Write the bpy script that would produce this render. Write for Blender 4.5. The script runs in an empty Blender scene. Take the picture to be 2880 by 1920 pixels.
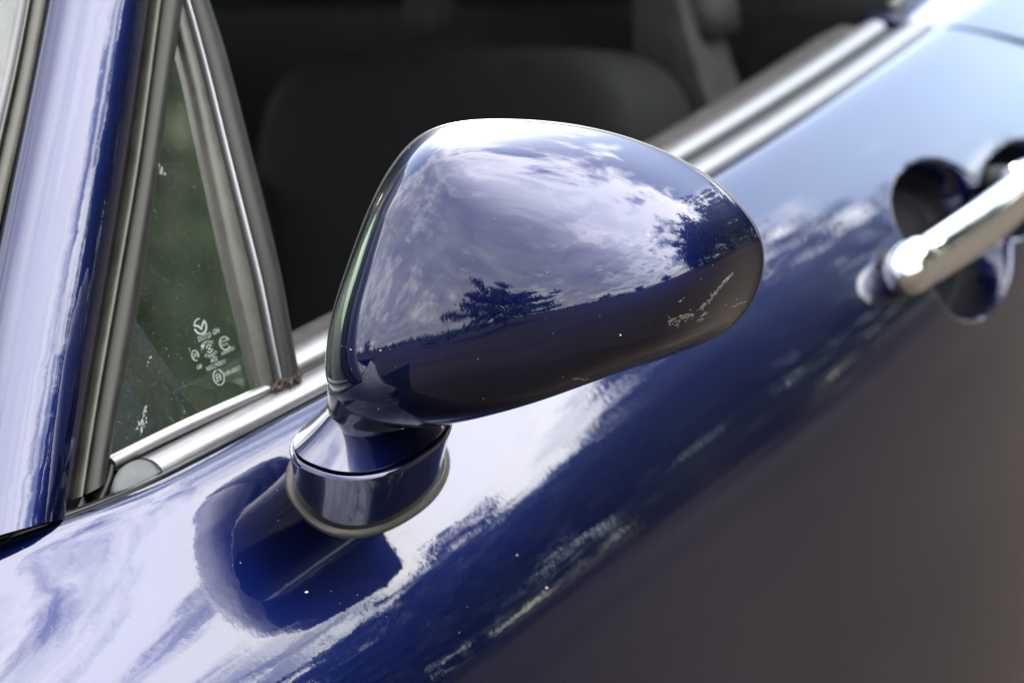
import bpy, bmesh, math, random
import numpy as np
from mathutils import Vector, Matrix
from mathutils.bvhtree import BVHTree

random.seed(7)
rng = np.random.default_rng(11)
SC = bpy.context.scene

# ------------------------------------------------------------------ camera
# metres; X = front of the car, Y = outboard (its left side), Z = up, ground at z = 0
W0 = 2880.0
YAW, PITCH, ROLL, DIST, LENS = 36.0, 18.3, 8.3, 1.15, 85.0
_y, _p, _r = np.radians([YAW, PITCH, ROLL])
VD = -np.array([np.cos(_p) * np.cos(_y), np.cos(_p) * np.sin(_y), np.sin(_p)])
_R = np.cross(VD, [0, 0, 1]); _R /= np.linalg.norm(_R)
_U = np.cross(_R, VD)
CR = _R * np.cos(_r) - _U * np.sin(_r)
CU = _U * np.cos(_r) + _R * np.sin(_r)
FPX = LENS / 36 * W0


def ray(px, py):
    return VD + CR * (px - 1440) / FPX - CU * (py - 960) / FPX


MC = np.array([0, .12, .98])
CAM = MC - ray(1500, 760) * DIST


def on_plane(p, Q, n):
    v = ray(*p); n = np.asarray(n, float)
    return CAM + v * ((np.asarray(Q, float) - CAM) @ n) / (v @ n)


cam_d = bpy.data.cameras.new('camera')
cam = bpy.data.objects.new('camera', cam_d)
SC.collection.objects.link(cam)
cam.matrix_world = Matrix(((CR[0], CU[0], -VD[0], CAM[0]), (CR[1], CU[1], -VD[1], CAM[1]),
                           (CR[2], CU[2], -VD[2], CAM[2]), (0, 0, 0, 1)))
cam_d.lens = LENS; cam_d.sensor_width = 36.0
cam_d.clip_start = 0.05; cam_d.clip_end = 20000
cam_d.dof.use_dof = True
cam_d.dof.focus_distance = 1.16
cam_d.dof.aperture_fstop = 6.4
cam_d.dof.aperture_blades = 9
SC.camera = cam

# ------------------------------------------------------------------ world: sky with a broken cloud deck
SUN = np.array([-.742, -.52, .43]); SUN /= np.linalg.norm(SUN)
w = bpy.data.worlds.new('World'); SC.world = w; w.use_nodes = True
nt = w.node_tree; N = nt.nodes; L = nt.links
N.clear()


def nd(t, **kw):
    n = N.new(t)
    for k, v in kw.items():
        setattr(n, k, v)
    return n


def mth(op, a, b=None, c=None, clamp=False):
    n = N.new('ShaderNodeMath'); n.operation = op; n.use_clamp = clamp
    for i, v in enumerate((a, b, c)):
        if v is None: continue
        if isinstance(v, (int, float)): n.inputs[i].default_value = v
        else: L.new(v, n.inputs[i])
    return n.outputs[0]


def mrange(v, a, b, c, d, smooth=True):
    n = N.new('ShaderNodeMapRange'); n.interpolation_type = 'SMOOTHSTEP' if smooth else 'LINEAR'
    L.new(v, n.inputs[0])
    for i, x in enumerate((a, b, c, d)): n.inputs[i + 1].default_value = x
    return n.outputs[0]


def mixc(f, a, b, bt='MIX'):
    n = N.new('ShaderNodeMix'); n.data_type = 'RGBA'; n.blend_type = bt
    for s, v in ((n.inputs[0], f), (n.inputs[6], a), (n.inputs[7], b)):
        if isinstance(v, (int, float)): s.default_value = v
        elif isinstance(v, tuple): s.default_value = (*v, 1)
        else: L.new(v, s)
    return n.outputs[2]


sky = nd('ShaderNodeTexSky', sky_type='NISHITA', sun_disc=False)
sky.sun_elevation = math.asin(SUN[2])
sky.sun_rotation = math.atan2(SUN[0], SUN[1])
sky.air_density = 1.0; sky.dust_density = 0.25; sky.ozone_density = 1.5
tc = nd('ShaderNodeTexCoord')
sp = nd('ShaderNodeSeparateXYZ'); L.new(tc.outputs['Generated'], sp.inputs[0])
zc = mth('ADD', mth('MAXIMUM', sp.outputs[2], 0.0), 0.16)
cx = mth('DIVIDE', sp.outputs[0], zc); cy = mth('DIVIDE', sp.outputs[1], zc)
cb = nd('ShaderNodeCombineXYZ'); L.new(cx, cb.inputs[0]); L.new(cy, cb.inputs[1])
CLOUD_OFF = (57.13, 54.78, 0.0)
va = nd('ShaderNodeVectorMath', operation='ADD'); L.new(cb.outputs[0], va.inputs[0]); va.inputs[1].default_value = CLOUD_OFF


def noise(vec, scale, detail, rough, dist=0.0):
    n = nd('ShaderNodeTexNoise'); L.new(vec, n.inputs['Vector'])
    n.inputs['Scale'].default_value = scale; n.inputs['Detail'].default_value = detail
    n.inputs['Roughness'].default_value = rough; n.inputs['Distortion'].default_value = dist
    return n.outputs[0]


n_big = noise(va.outputs[0], .42, 2, .5)
n_mid = noise(va.outputs[0], 1.5, 9, .58, .25)
n_shd = noise(va.outputs[0], 1.9, 6, .55, .4)
fr = nd('ShaderNodeVectorMath', operation='DOT_PRODUCT')
L.new(tc.outputs['Generated'], fr.inputs[0]); fr.inputs[1].default_value = (.85, .05, .30)   # the deck thickens ahead of the car
n_fine = noise(va.outputs[0], 5.5, 8, .62, .5)
cov = mth('ADD', mth('ADD', mth('MULTIPLY', n_big, .45), mth('ADD', mth('MULTIPLY', n_mid, .62), mth('MULTIPLY_ADD', n_fine, .34, -.12))), mth('MULTIPLY_ADD', fr.outputs['Value'], .22, .018))
mask = mrange(cov, .52, .65, .14, 1)      # a thin high veil even in the gaps
thick = mrange(cov, .60, .76, 0, 1)
dbank = nd('ShaderNodeVectorMath', operation='DOT_PRODUCT')
L.new(tc.outputs['Generated'], dbank.inputs[0]); dbank.inputs[1].default_value = (-.40, .52, .755)   # added brightening of the clouds toward the rear left, apart from the sun
bankw = mrange(dbank.outputs['Value'], .40, 1.0, 0, 1)
lit = mth('ADD', mth('MULTIPLY', n_shd, .62), mth('MULTIPLY', bankw, .85))
lit = mth('SUBTRACT', lit, mth('MULTIPLY', thick, .40))
lit = mrange(lit, -.33, .90, 0, 1, False)
lit = mth('POWER', lit, 1.4)
ccol = mixc(lit, (2.7, 2.75, 3.4), (18.8, 18.4, 17.3))
skyc = mixc(mask, sky.outputs[0], ccol)
bg = nd('ShaderNodeBackground'); L.new(skyc, bg.inputs[0]); bg.inputs[1].default_value = 0.15
wo = nd('ShaderNodeOutputWorld'); L.new(bg.outputs[0], wo.inputs[0])

# ------------------------------------------------------------------ sun and exposure
sl = bpy.data.lights.new('sun', 'SUN'); sl.energy = 2.4; sl.angle = math.radians(0.5); sl.color = (1, .96, .91)
so = bpy.data.objects.new('sun', sl); SC.collection.objects.link(so)
so.rotation_euler = Vector(SUN).to_track_quat('Z', 'Y').to_euler()
so.location = tuple(SUN * 30)
SC.view_settings.view_transform = 'Standard'; SC.view_settings.look = 'None'
SC.view_settings.exposure = 2.1; SC.view_settings.gamma = 1.0
SC.view_settings.use_curve_mapping = False
SC.render.engine = 'CYCLES'
SC.cycles.max_bounces = 10; SC.cycles.glossy_bounces = 6; SC.cycles.transparent_max_bounces = 16

# ------------------------------------------------------------------ materials


def mat(name):
    m = bpy.data.materials.new(name); m.use_nodes = True
    t = m.node_tree; b = t.nodes['Principled BSDF']
    return m, t, b


def set_in(b, **kw):
    for k, v in kw.items():
        k = k.replace('_', ' ')
        s = b.inputs[k]
        s.default_value = (*v, 1) if isinstance(v, tuple) and len(v) == 3 else v


def tex_noise(t, scale, detail=3, rough=.5, coord='Object', vscale=None):
    tcn = t.nodes.new('ShaderNodeTexCoord'); n = t.nodes.new('ShaderNodeTexNoise')
    src = tcn.outputs[coord]
    if vscale:
        mp = t.nodes.new('ShaderNodeMapping'); mp.inputs['Scale'].default_value = vscale
        t.links.new(src, mp.inputs[0]); src = mp.outputs[0]
    t.links.new(src, n.inputs['Vector'])
    n.inputs['Scale'].default_value = scale; n.inputs['Detail'].default_value = detail; n.inputs['Roughness'].default_value = rough
    return n.outputs[0]


def ramp(t, v, stops):
    r = t.nodes.new('ShaderNodeValToRGB'); t.links.new(v, r.inputs[0])
    e = r.color_ramp.elements
    while len(e) < len(stops): e.new(.5)
    for el, (p, c) in zip(e, stops):
        el.position = p; el.color = (*c, 1) if len(c) == 3 else c
    return r.outputs[0]


def bump(t, v, strength, dist, normal=None):
    b = t.nodes.new('ShaderNodeBump'); b.inputs['Strength'].default_value = strength; b.inputs['Distance'].default_value = dist
    t.links.new(v, b.inputs['Height'])
    if normal is not None: t.links.new(normal, b.inputs['Normal'])
    return b.outputs[0]


def paint_mat(name, peel, wave=0.0, r0=.010, r1=.035):
    m, t, b = mat(name)
    fl = tex_noise(t, 2600, 1, .5)
    col = ramp(t, fl, [(.35, (.0008, .0029, .026)), (.65, (.0016, .0054, .046))])
    t.links.new(col, b.inputs['Base Color'])
    set_in(b, Metallic=1.0, Roughness=.36, Coat_Weight=1.0, Coat_Roughness=.012, Coat_IOR=1.60)
    h1 = tex_noise(t, 230, 2, .5)
    nrm = bump(t, h1, 1.0, peel)
    h2 = tex_noise(t, 28, 1, .5)
    nrm = bump(t, h2, 1.0, peel * 1.3, nrm)
    if wave:      # long shallow ripples of the pressed panel, running along the car
        h3 = tex_noise(t, 48, 2, .5, 'Object', (.022, 1, 1))
        nrm = bump(t, h3, 1.0, wave, nrm)
    t.links.new(nrm, b.inputs['Coat Normal'])
    # thin film of dust on the clear coat
    d = tex_noise(t, 55, 6, .7)
    ro = ramp(t, d, [(.35, (r0,) * 3), (.8, (r1,) * 3)])
    t.links.new(ro, b.inputs['Coat Roughness'])
    return m


PAINT = paint_mat('blue metallic paint', .000026, .00032, .022, .048)
PAINT_P = paint_mat('blue metallic paint, pillar', .000020, .00018)
PAINT_CAP = paint_mat('blue metallic paint, smooth', .0000035)


def rubber_mat(name, col, rough, spec=.5, bumpd=.00004, var=.35):
    m, t, b = mat(name)
    n = tex_noise(t, 60, 5, .65)
    lo = tuple(c * (1 - var) for c in col); hi = tuple(min(1, c * (1 + var)) for c in col)
    t.links.new(ramp(t, n, [(.3, lo), (.7, hi)]), b.inputs['Base Color'])
    set_in(b, Roughness=rough, Specular_IOR_Level=spec)
    r = ramp(t, n, [(.2, (rough * .8,) * 3), (.8, (min(1, rough * 1.25),) * 3)])
    t.links.new(r, b.inputs['Roughness'])
    f = tex_noise(t, 900, 2, .5)
    t.links.new(bump(t, f, .6, bumpd), b.inputs['Normal'])
    return m


RUB = rubber_mat('black weatherstrip rubber', (.0065, .0072, .0062), .40, .24)
RUB_GLOSS = rubber_mat('gloss black trim', (.010, .010, .010), .16)
RUB_GREY = rubber_mat('weathered grey rubber', (.030, .030, .024), .42, .35)
TRIM = rubber_mat('satin black belt moulding', (.030, .031, .033), .22, .8, .00002)
CABIN = rubber_mat('black cabin plastic', (.007, .0075, .008), .6, .25)
SEATM = rubber_mat('black seat cloth', (.003, .0040, .0045), .85, .2, .0002)
GREYP = rubber_mat('grey cabin trim', (.026, .0245, .024), .7, .3)
GREYD = rubber_mat('dark brown cabin trim', (.022, .019, .018), .7, .3)
CAPG = rubber_mat('pale grey end cap plastic', (.045, .049, .052), .55, .35)
RECESS = rubber_mat('shadowed handle cup', (.003, .0034, .005), .6, .12)  # body paint in the recess; its shade is put into this near-black colour
CLOTH = rubber_mat('black soft top cloth', (.012, .012, .013), .9, .2, .0003)


def chrome_mat():
    m, t, b = mat('chrome')
    set_in(b, Base_Color=(.72, .73, .75), Metallic=1.0, Roughness=.07)
    n = tex_noise(t, 90, 4, .6)
    t.links.new(ramp(t, n, [(.3, (.05,) * 3), (.8, (.13,) * 3)]), b.inputs['Roughness'])
    return m


CHROME = chrome_mat()


def alu_mat():
    m, t, b = mat('bright window trim')
    set_in(b, Base_Color=(.21, .21, .22), Metallic=.8, Roughness=.3)
    n = tex_noise(t, 120, 5, .65)
    t.links.new(ramp(t, n, [(.3, (.34,) * 3), (.8, (.50,) * 3)]), b.inputs['Roughness'])
    return m


ALU = alu_mat()


def glass_mat(name, tint, dust_amt, dust_col):
    m = bpy.data.materials.new(name); m.use_nodes = True
    t = m.node_tree; t.nodes.clear()
    o = t.nodes.new('ShaderNodeOutputMaterial')
    tr = t.nodes.new('ShaderNodeBsdfTransparent'); tr.inputs[0].default_value = (*tint, 1)
    gl = t.nodes.new('ShaderNodeBsdfGlossy'); gl.inputs['Roughness'].default_value = .01
    fr = t.nodes.new('ShaderNodeFresnel'); fr.inputs[0].default_value = 1.5
    df = t.nodes.new('ShaderNodeBsdfDiffuse'); df.inputs[0].default_value = (*dust_col, 1)
    n = tex_noise(t, 26, 6, .65)
    n2 = tex_noise(t, 800, 2, .6)
    a = ramp(t, n, [(.25, (dust_amt * .5,) * 3), (.75, (dust_amt * 1.6,) * 3)])
    sp2 = ramp(t, n2, [(.66, (0, 0, 0)), (.74, (.22, .22, .22))])
    ad = t.nodes.new('ShaderNodeMath'); ad.operation = 'ADD'; t.links.new(a, ad.inputs[0]); t.links.new(sp2, ad.inputs[1])
    m1 = t.nodes.new('ShaderNodeMixShader'); t.links.new(fr.outputs[0], m1.inputs[0]); t.links.new(tr.outputs[0], m1.inputs[1]); t.links.new(gl.outputs[0], m1.inputs[2])
    m2 = t.nodes.new('ShaderNodeMixShader'); t.links.new(ad.outputs[0], m2.inputs[0]); t.links.new(m1.outputs[0], m2.inputs[1]); t.links.new(df.outputs[0], m2.inputs[2])
    t.links.new(m2.outputs[0], o.inputs[0])
    return m


GLASS = glass_mat('green tinted glass', (.62, .76, .63), .022, (.30, .36, .30))
SCREEN = glass_mat('windscreen glass', (.80, .86, .84), .10, (.42, .43, .42))


def flat_mat(name, col, rough=.8, var=.2, scale=300):
    m, t, b = mat(name)
    n = tex_noise(t, scale, 3, .6)
    t.links.new(ramp(t, n, [(.3, tuple(c * (1 - var) for c in col)), (.7, tuple(min(1, c * (1 + var)) for c in col))]), b.inputs['Base Color'])
    set_in(b, Roughness=rough)
    return m


ETCH = flat_mat('etched white', (.18, .21, .19), .9, .1)
DUST = flat_mat('pale grit', (.30, .28, .24), .9, .4)
SCRATCH = flat_mat('bare scratch', (.075, .067, .052), .8, .5, 900)
DEBRIS = flat_mat('dry plant debris', (.05, .042, .03), .95, .5, 400)
MIRROR = chrome_mat(); MIRROR.name = 'mirror glass'

# ------------------------------------------------------------------ object helpers
COL = SC.collection


def empty(name, loc=(0, 0, 0)):
    o = bpy.data.objects.new(name, None); COL.objects.link(o); o.location = loc
    o.empty_display_size = .1
    return o


def mk(name, V, F, m, parent=None, smooth=True):
    me = bpy.data.meshes.new(name)
    me.from_pydata([tuple(map(float, v)) for v in V], [], [tuple(map(int, f)) for f in F])
    me.materials.append(m)
    if smooth:
        me.polygons.foreach_set('use_smooth', [True] * len(me.polygons))
    me.update()
    o = bpy.data.objects.new(name, me); COL.objects.link(o)
    if parent is not None:
        o.parent = parent
        # parents all sit unrotated; keep the mesh in world coordinates
        loc = Vector((0, 0, 0)); p = parent
        while p is not None:
            loc += Vector(p.location); p = p.parent
        o.location = -loc
    return o


def fix_normals(o, inside=None):
    bm = bmesh.new(); bm.from_mesh(o.data)
    bmesh.ops.recalc_face_normals(bm, faces=bm.faces[:])
    bm.to_mesh(o.data); bm.free(); o.data.update()
    return o


def auto_edges(o, ang=40):
    me = o.data
    bm = bmesh.new(); bm.from_mesh(me)
    for e in bm.edges:
        if len(e.link_faces) == 2 and e.calc_face_angle(0) > math.radians(ang): e.smooth = False
    bm.to_mesh(me); bm.free()
    return o


def grid_faces(n, m, closed_m=False):
    F = []
    mm = m if closed_m else m - 1
    for i in range(n - 1):
        for j in range(mm):
            a = i * m + j; b = i * m + (j + 1) % m
            F.append((a, b, b + m, a + m))
    return F


def gsmooth(P, sig):
    """gaussian smooth of a sampled open curve, ends kept by mirroring"""
    P = np.asarray(P, float); k = int(sig * 4) + 1
    g = np.exp(-.5 * (np.arange(-k, k + 1) / sig) ** 2); g /= g.sum()
    pre = 2 * P[0] - P[1:k + 1][::-1]; post = 2 * P[-1] - P[-k - 1:-1][::-1]
    Q = np.concatenate([pre, P, post])
    return np.stack([np.convolve(Q[:, i], g, 'valid') for i in range(P.shape[1])], 1)


def resample(P, n):
    P = np.asarray(P, float)
    d = np.r_[0, np.cumsum(np.linalg.norm(np.diff(P, axis=0), axis=1))]
    t = np.linspace(0, d[-1], n)
    return np.stack([np.interp(t, d, P[:, i]) for i in range(P.shape[1])], 1)


def curve(P, n, sig=None):
    Q = resample(P, n)
    return gsmooth(Q, sig if sig else n / (len(P) * 2.2))


def closed_curve(P, n, sig):
    P = np.asarray(P, float); Q = resample(np.vstack([P, P[:1]]), n + 1)[:-1]
    k = int(sig * 4) + 1
    g = np.exp(-.5 * (np.arange(-k, k + 1) / sig) ** 2); g /= g.sum()
    R = np.concatenate([Q[-k:], Q, Q[:k]])
    return np.stack([np.convolve(R[:, i], g, 'valid') for i in range(P.shape[1])], 1)


def loft(name, loops, m, parent=None, cap0=False, cap1=False, sharp=None):
    """closed loops (k, n, 3) -> skin"""
    loops = [np.asarray(l) for l in loops]; n = len(loops[0])
    V = np.vstack(loops); F = grid_faces(len(loops), n, True)
    if cap0: F.append(tuple(range(n - 1, -1, -1)))
    if cap1: F.append(tuple(range((len(loops) - 1) * n, len(loops) * n)))
    o = mk(name, V, F, m, parent); fix_normals(o)
    if sharp: auto_edges(o, sharp)
    return o


# ------------------------------------------------------------------ ground, hills
def ground_mat():
    m, t, b = mat('brown grey tarmac')
    n = tex_noise(t, .35, 8, .62); n2 = tex_noise(t, 45, 4, .6)
    c = ramp(t, n, [(.3, (.034, .0275, .0215)), (.7, (.062, .051, .041))])
    mx = t.nodes.new('ShaderNodeMix'); mx.data_type = 'RGBA'; mx.blend_type = 'MULTIPLY'; mx.inputs[0].default_value = .6
    t.links.new(c, mx.inputs[6]); t.links.new(ramp(t, n2, [(.3, (.55,) * 3), (.7, (1.2,) * 3)]), mx.inputs[7])
    t.links.new(mx.outputs[2], b.inputs['Base Color'])
    set_in(b, Roughness=1.0, Specular_IOR_Level=.05)
    t.links.new(bump(t, n2, .5, .004), b.inputs['Normal'])
    return m


g = 3000
rings = [0, 3, 8, 20, 50, 120, 300, 800, 3000]
V = [(0, 0, 0)]; F = []
for r in rings[1:]:
    for k in range(48):
        a = 2 * math.pi * k / 48; V.append((r * math.cos(a), r * math.sin(a), 0))
for k in range(48): F.append((0, 1 + k, 1 + (k + 1) % 48))
for i in range(len(rings) - 2):
    for k in range(48):
        a = 1 + i * 48 + k; b_ = 1 + i * 48 + (k + 1) % 48
        F.append((a, a + 48, b_ + 48, b_))
gr = mk('ground', V, F, ground_mat(), None, False)
gr['kind'] = 'structure'; gr['label'] = 'open brown grey tarmac ground around the car'

HILL = flat_mat('far hillside', (.035, .05, .035), .95, .4, .02)
hv = []; hf = []
nh = 180
for k in range(nh):
    a = 2 * math.pi * k / nh
    h = 22 + 14 * math.sin(3 * a + 1) + 9 * math.sin(7 * a + .5) + 4 * math.sin(17 * a)
    for r, z in ((1300, -2), (1650, .55 * h), (2100, h), (2900, -2)):
        hv.append((r * math.cos(a), r * math.sin(a), z))
for k in range(nh):
    for j in range(3):
        a = k * 4 + j; b_ = ((k + 1) % nh) * 4 + j
        hf.append((a, b_, b_ + 1, a + 1))
hl = mk('hills', hv, hf, HILL); hl['kind'] = 'structure'; hl['label'] = 'low dark hills along the horizon'

# ------------------------------------------------------------------ trees around the car park (seen in the paint)
def leaf_mat(name, c0, c1):
    m, t, b = mat(name)
    n = tex_noise(t, .8, 4, .6)
    t.links.new(ramp(t, n, [(.3, c0), (.7, c1)]), b.inputs['Base Color'])
    set_in(b, Roughness=.75)
    return m


LEAF = leaf_mat('dark conifer foliage', (.018, .030, .014), (.045, .065, .028))
LEAF2 = leaf_mat('broadleaf foliage', (.030, .045, .014), (.075, .095, .030))
BARK = flat_mat('bark', (.06, .045, .035), .95, .4, 6)


def leaves(name, C_, n_per, spread, size, m, parent, flat=1.0):
    """C_: clump centres (k,3); many small leaf-clump faces round each"""
    k = len(C_)
    c = np.repeat(C_, n_per, 0)
    p = c + rng.normal(size=c.shape) * np.asarray(spread)
    u = rng.normal(size=c.shape); u /= np.linalg.norm(u, axis=1)[:, None]
    v = np.cross(u, rng.normal(size=c.shape)); v /= np.linalg.norm(v, axis=1)[:, None]
    sz = size * (.6 + .8 * rng.random((len(c), 1)))
    u = u * sz; v = v * sz * .6; u[:, 2] *= flat
    V = np.stack([p - u, p + v, p + u, p - v], 1).reshape(-1, 3)
    F = np.arange(len(V)).reshape(-1, 4)
    return mk(name, V, F, m, parent, False)


def tube_path(P_, R_):
    P_ = np.asarray(P_, float); out = []
    for i, p in enumerate(P_):
        d_ = P_[min(i + 1, len(P_) - 1)] - P_[max(i - 1, 0)]; d_ /= np.linalg.norm(d_)
        a_ = np.cross(d_, [.3, .9, .1]); a_ /= np.linalg.norm(a_); b2 = np.cross(d_, a_)
        t = np.linspace(0, 2 * math.pi, 8, endpoint=False)
        out.append(p + (np.cos(t)[:, None] * a_ + np.sin(t)[:, None] * b2) * R_[i])
    return np.array(out)


def tree(name, label, az, dist, h, width, kind, group, airy=False):
    a = math.radians(az); base = np.array([dist * math.cos(a), dist * math.sin(a), 0.0])
    T = empty(name, tuple(base)); T['label'] = label; T['category'] = 'shrub' if name == 'shrub' else 'tree'; T['group'] = group
    loops_V = []; loops_F = []

    def add(P_, R_):
        l = tube_path(P_, R_); o_ = len(loops_V) and sum(len(x) for x in loops_V)
        loops_V.append(l.reshape(-1, 3)); loops_F.extend([tuple(i + (o_ or 0) for i in f) for f in grid_faces(len(l), 8, True)])
    th_ = h * (.30 if kind == 'wide' else .45)
    add([base, base + (0.02 * h, 0, th_ * .5), base + (0, .02 * h, th_), base + (0, 0, h * .8)], [h * .055, h * .04, h * .032, h * .006])
    cl = []
    nl = 26 if kind == 'wide' else 22
    for i in range(nl):
        an = 2 * math.pi * (i * .618 + rng.random() * .15)
        if kind == 'wide':
            f = rng.random() ** .7
            z0 = h * (.12 + .5 * (i / nl)); z1 = h * (.16 + .80 * (i / nl) + .06 * rng.normal())
            L_ = width * .5 * (1.02 - .75 * (i / nl)) * (.7 + .35 * rng.random())
        else:
            z0 = h * (.22 + .4 * (i / nl)); z1 = h * (.30 + .62 * rng.random())
            zz_ = (z1 / h - .58) / .45
            L_ = width * .5 * math.sqrt(max(.05, 1 - zz_ * zz_)) * (.65 + .35 * rng.random())
        tip = base + (L_ * math.cos(an), L_ * math.sin(an), z1); st = base + (0, 0, z0)
        mid = (st + tip) / 2 + (0, 0, .05 * h)
        add([st, mid, tip], [h * .014, h * .009, h * .003])
        for t in np.linspace(.35, 1.05, 7 if kind == 'wide' else 6):
            p = st * (1 - t) ** 2 + 2 * mid * t * (1 - t) + tip * t * t
            cl.append(p + rng.normal(size=3) * (h * .03))
    if kind == 'round':
        for i in range(70):
            d_ = rng.normal(size=3); d_ /= np.linalg.norm(d_); d_ *= rng.random() ** .4
            cl.append(base + d_ * (width * .5, width * .5, h * .46) + (0, 0, h * .50))
    cl = np.array(cl)
    mk('trunk', np.vstack(loops_V), loops_F, BARK, T)
    if kind == 'wide' and airy: leaves('crown', cl, 26, (h * .10, h * .10, h * .010), h * .030, LEAF, T, .2)
    elif kind == 'wide': leaves('crown', cl, 80, (h * .075, h * .075, h * .022), h * .030, LEAF, T, .45)
    else: leaves('crown', cl, 40, (h * .045, h * .045, h * .04), h * .022, LEAF2 if kind == 'round' else LEAF, T)
    return T


TG = 'trees around the car park'
tree('cypress_tree', 'wide spreading dark cypress mirrored in the middle of the mirror housing', 21, 30, 7.8, 28, 'wide', TG)
tree('broadleaf_tree', 'rounded broadleaf tree mirrored at the tip of the mirror housing', 142, 22, 12, 14.5, 'round', TG)
for i, (az, d_, h_, w_) in enumerate([(118, 75, 12, 14), (125, 36, 17, 17), (178, 90, 6, 10), (-168, 90, 6, 12), (96, 120, 12, 16), (-40, 150, 11, 18), (-62, 120, 12, 16), (60, 170, 11, 20), (78, 150, 10, 15)]):
    side = ['beyond the rounded tree, toward the open side', 'just left of the rounded tree at the mirror tip', 'right beside the rounded tree at the mirror tip', 'behind the car on the rear quarter side',
            'far off the side of the car', 'far ahead beyond the bonnet', 'far ahead on the other side of the car', 'far off between the cypress and the open side', 'small in the far distance off the door'][i]
    tree('broadleaf_tree', 'broadleaf tree ' + side, az, d_, h_, w_, 'round', TG)
for az, d_, h_, w_, lab in [(153, 46, 14, 34, 'wide layered cypress behind the rounded tree, toward the rear'), (172, 50, 10, 26, 'low wide cypress nearest the rear of the car'),
                            (130, 52, 13, 26, 'wide layered cypress behind the rounded tree, toward the open side'), (146, 75, 9, 30, 'small far cypress straight behind the rounded tree')]:
    tree('cypress_tree', lab, az, d_, h_, w_, 'wide', TG, True)
# distant wood on the horizon
cs = []
for i in range(620):
    az = rng.random() * 2 * math.pi; d_ = 330 + 260 * rng.random()
    hh = (5 + 7 * rng.random()) * (.6 + .6 * (.5 + .5 * math.sin(az * 5 + 1)))
    for j in range(5): cs.append((d_ * math.cos(az) + rng.normal() * 5, d_ * math.sin(az) + rng.normal() * 5, hh * (.2 + .16 * j)))
wood = leaves('distant_wood', np.array(cs), 6, (3.5, 3.5, 1.4), 2.2, LEAF, None)
wood['kind'] = 'stuff'; wood['label'] = 'low dark belt of distant trees on the horizon'; wood['category'] = 'woodland'

# ------------------------------------------------------------------ the car
CAR = empty('sports_car', (0, -.83, 0))
CAR['label'] = 'glossy dark blue metallic sports car with open side window, black seats and chrome door handle'
CAR['category'] = 'car'
YC = -.80     # centre line of the car

BELT_C = [-0.1019, -0.071, -0.0396]
ZB = .897


def front_tuck(x):
    return 2.2 * np.clip(x - .09, 0, .12) ** 2 + .53 * np.maximum(x - .21, 0)


def belt_y(x):
    x = np.asarray(x, float)
    xx = np.clip(x, -1.0, .2)
    y = np.polyval(BELT_C, xx)
    s = 2 * BELT_C[0] * xx + BELT_C[1]
    return y + s * (x - xx) - front_tuck(x)


# flank section given by the elevation of its normal along the arc length
_t = np.linspace(0, .65, 1301)


def section(tab):
    tab = np.array(tab, float)
    al = gsmooth(np.interp(_t, tab[:, 0], tab[:, 1])[:, None], 8)[:, 0]
    al[:20] = np.interp(_t[:20], tab[:, 0], tab[:, 1])
    al = np.radians(al); st = _t[1] - _t[0]
    return np.r_[0, np.cumsum(np.sin(al[:-1]))] * st, -np.r_[0, np.cumsum(np.cos(al[:-1]))] * st


_head = [(0, 86), (.004, 74), (.009, 58), (.016, 50)]
_tail = [(.20, 10.5), (.25, 7), (.35, 3), (.45, 0), (.65, -7)]
SEC_F = section(_head + [(.0285, 46.3), (.057, 44.3), (.0855, 41), (.105, 37), (.12, 32.5), (.136, 27), (.152, 21), (.168, 16)] + _tail)


SEC_R = section(_head + [(.0285, 45), (.057, 39.5), (.0855, 34.5), (.105, 30.5), (.12, 27), (.136, 23.2), (.152, 19.3), (.168, 15.5)] + _tail)


def sec(s, x):
    w_ = np.clip((.06 - x) / .36, 0, 1); w_ = w_ * w_ * (3 - 2 * w_)
    v_ = np.clip((-.22 - x) / .42, 0, 1); w_ = w_ * (1 - .85 * v_ * v_ * (3 - 2 * v_))
    return [np.interp(s, _t, f) * (1 - w_) + np.interp(s, _t, r) * w_ for f, r in zip(SEC_F, SEC_R)]


def body(x, s):
    """door skin base surface, arrays"""
    dy, dz = sec(s, x)
    xp = np.maximum(x + .12, 0)
    y = belt_y(x) + dy - .01 * np.minimum(xp, .5) ** 2 * np.clip(s / .08, 0, 1.5); z = ZB + dz
    y = y + np.minimum(front_tuck(x), .06) * (1 - np.exp(-(s / .05) ** 2))      # the tuck is only at the very top edge
    return np.stack([x + 0 * y, y, z], -1)


def smax(a, b, k):
    h = np.clip(.5 + .5 * (a - b) / k, 0, 1)
    return b + (a - b) * h + k * h * (1 - h)


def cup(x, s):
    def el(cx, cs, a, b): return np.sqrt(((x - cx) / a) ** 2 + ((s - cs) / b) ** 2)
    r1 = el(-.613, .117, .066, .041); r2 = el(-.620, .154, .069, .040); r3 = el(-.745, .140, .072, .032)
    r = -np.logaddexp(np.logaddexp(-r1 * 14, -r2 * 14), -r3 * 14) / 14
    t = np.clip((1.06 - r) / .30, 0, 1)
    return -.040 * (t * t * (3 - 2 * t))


def body_grid(xs, ss, extra=True):
    X, S = np.meshgrid(xs, ss, indexing='ij')
    X = X - 1.7 * np.minimum(S, .11) * np.clip((-.66 - X) / .17, 0, 1)      # the rear shut line rakes back as it comes down
    P = body(X, S)
    if extra:
        P = P + cup(X, S)[..., None] * np.array([0, .93, .37])
    return P


def nonuni(breaks):
    out = []
    for a, b, st in breaks:
        n = max(2, int(round(abs(b - a) / st)) + 1)
        out += list(np.linspace(a, b, n))[:-1]
    out.append(breaks[-1][1])
    return np.array(out)


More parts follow.
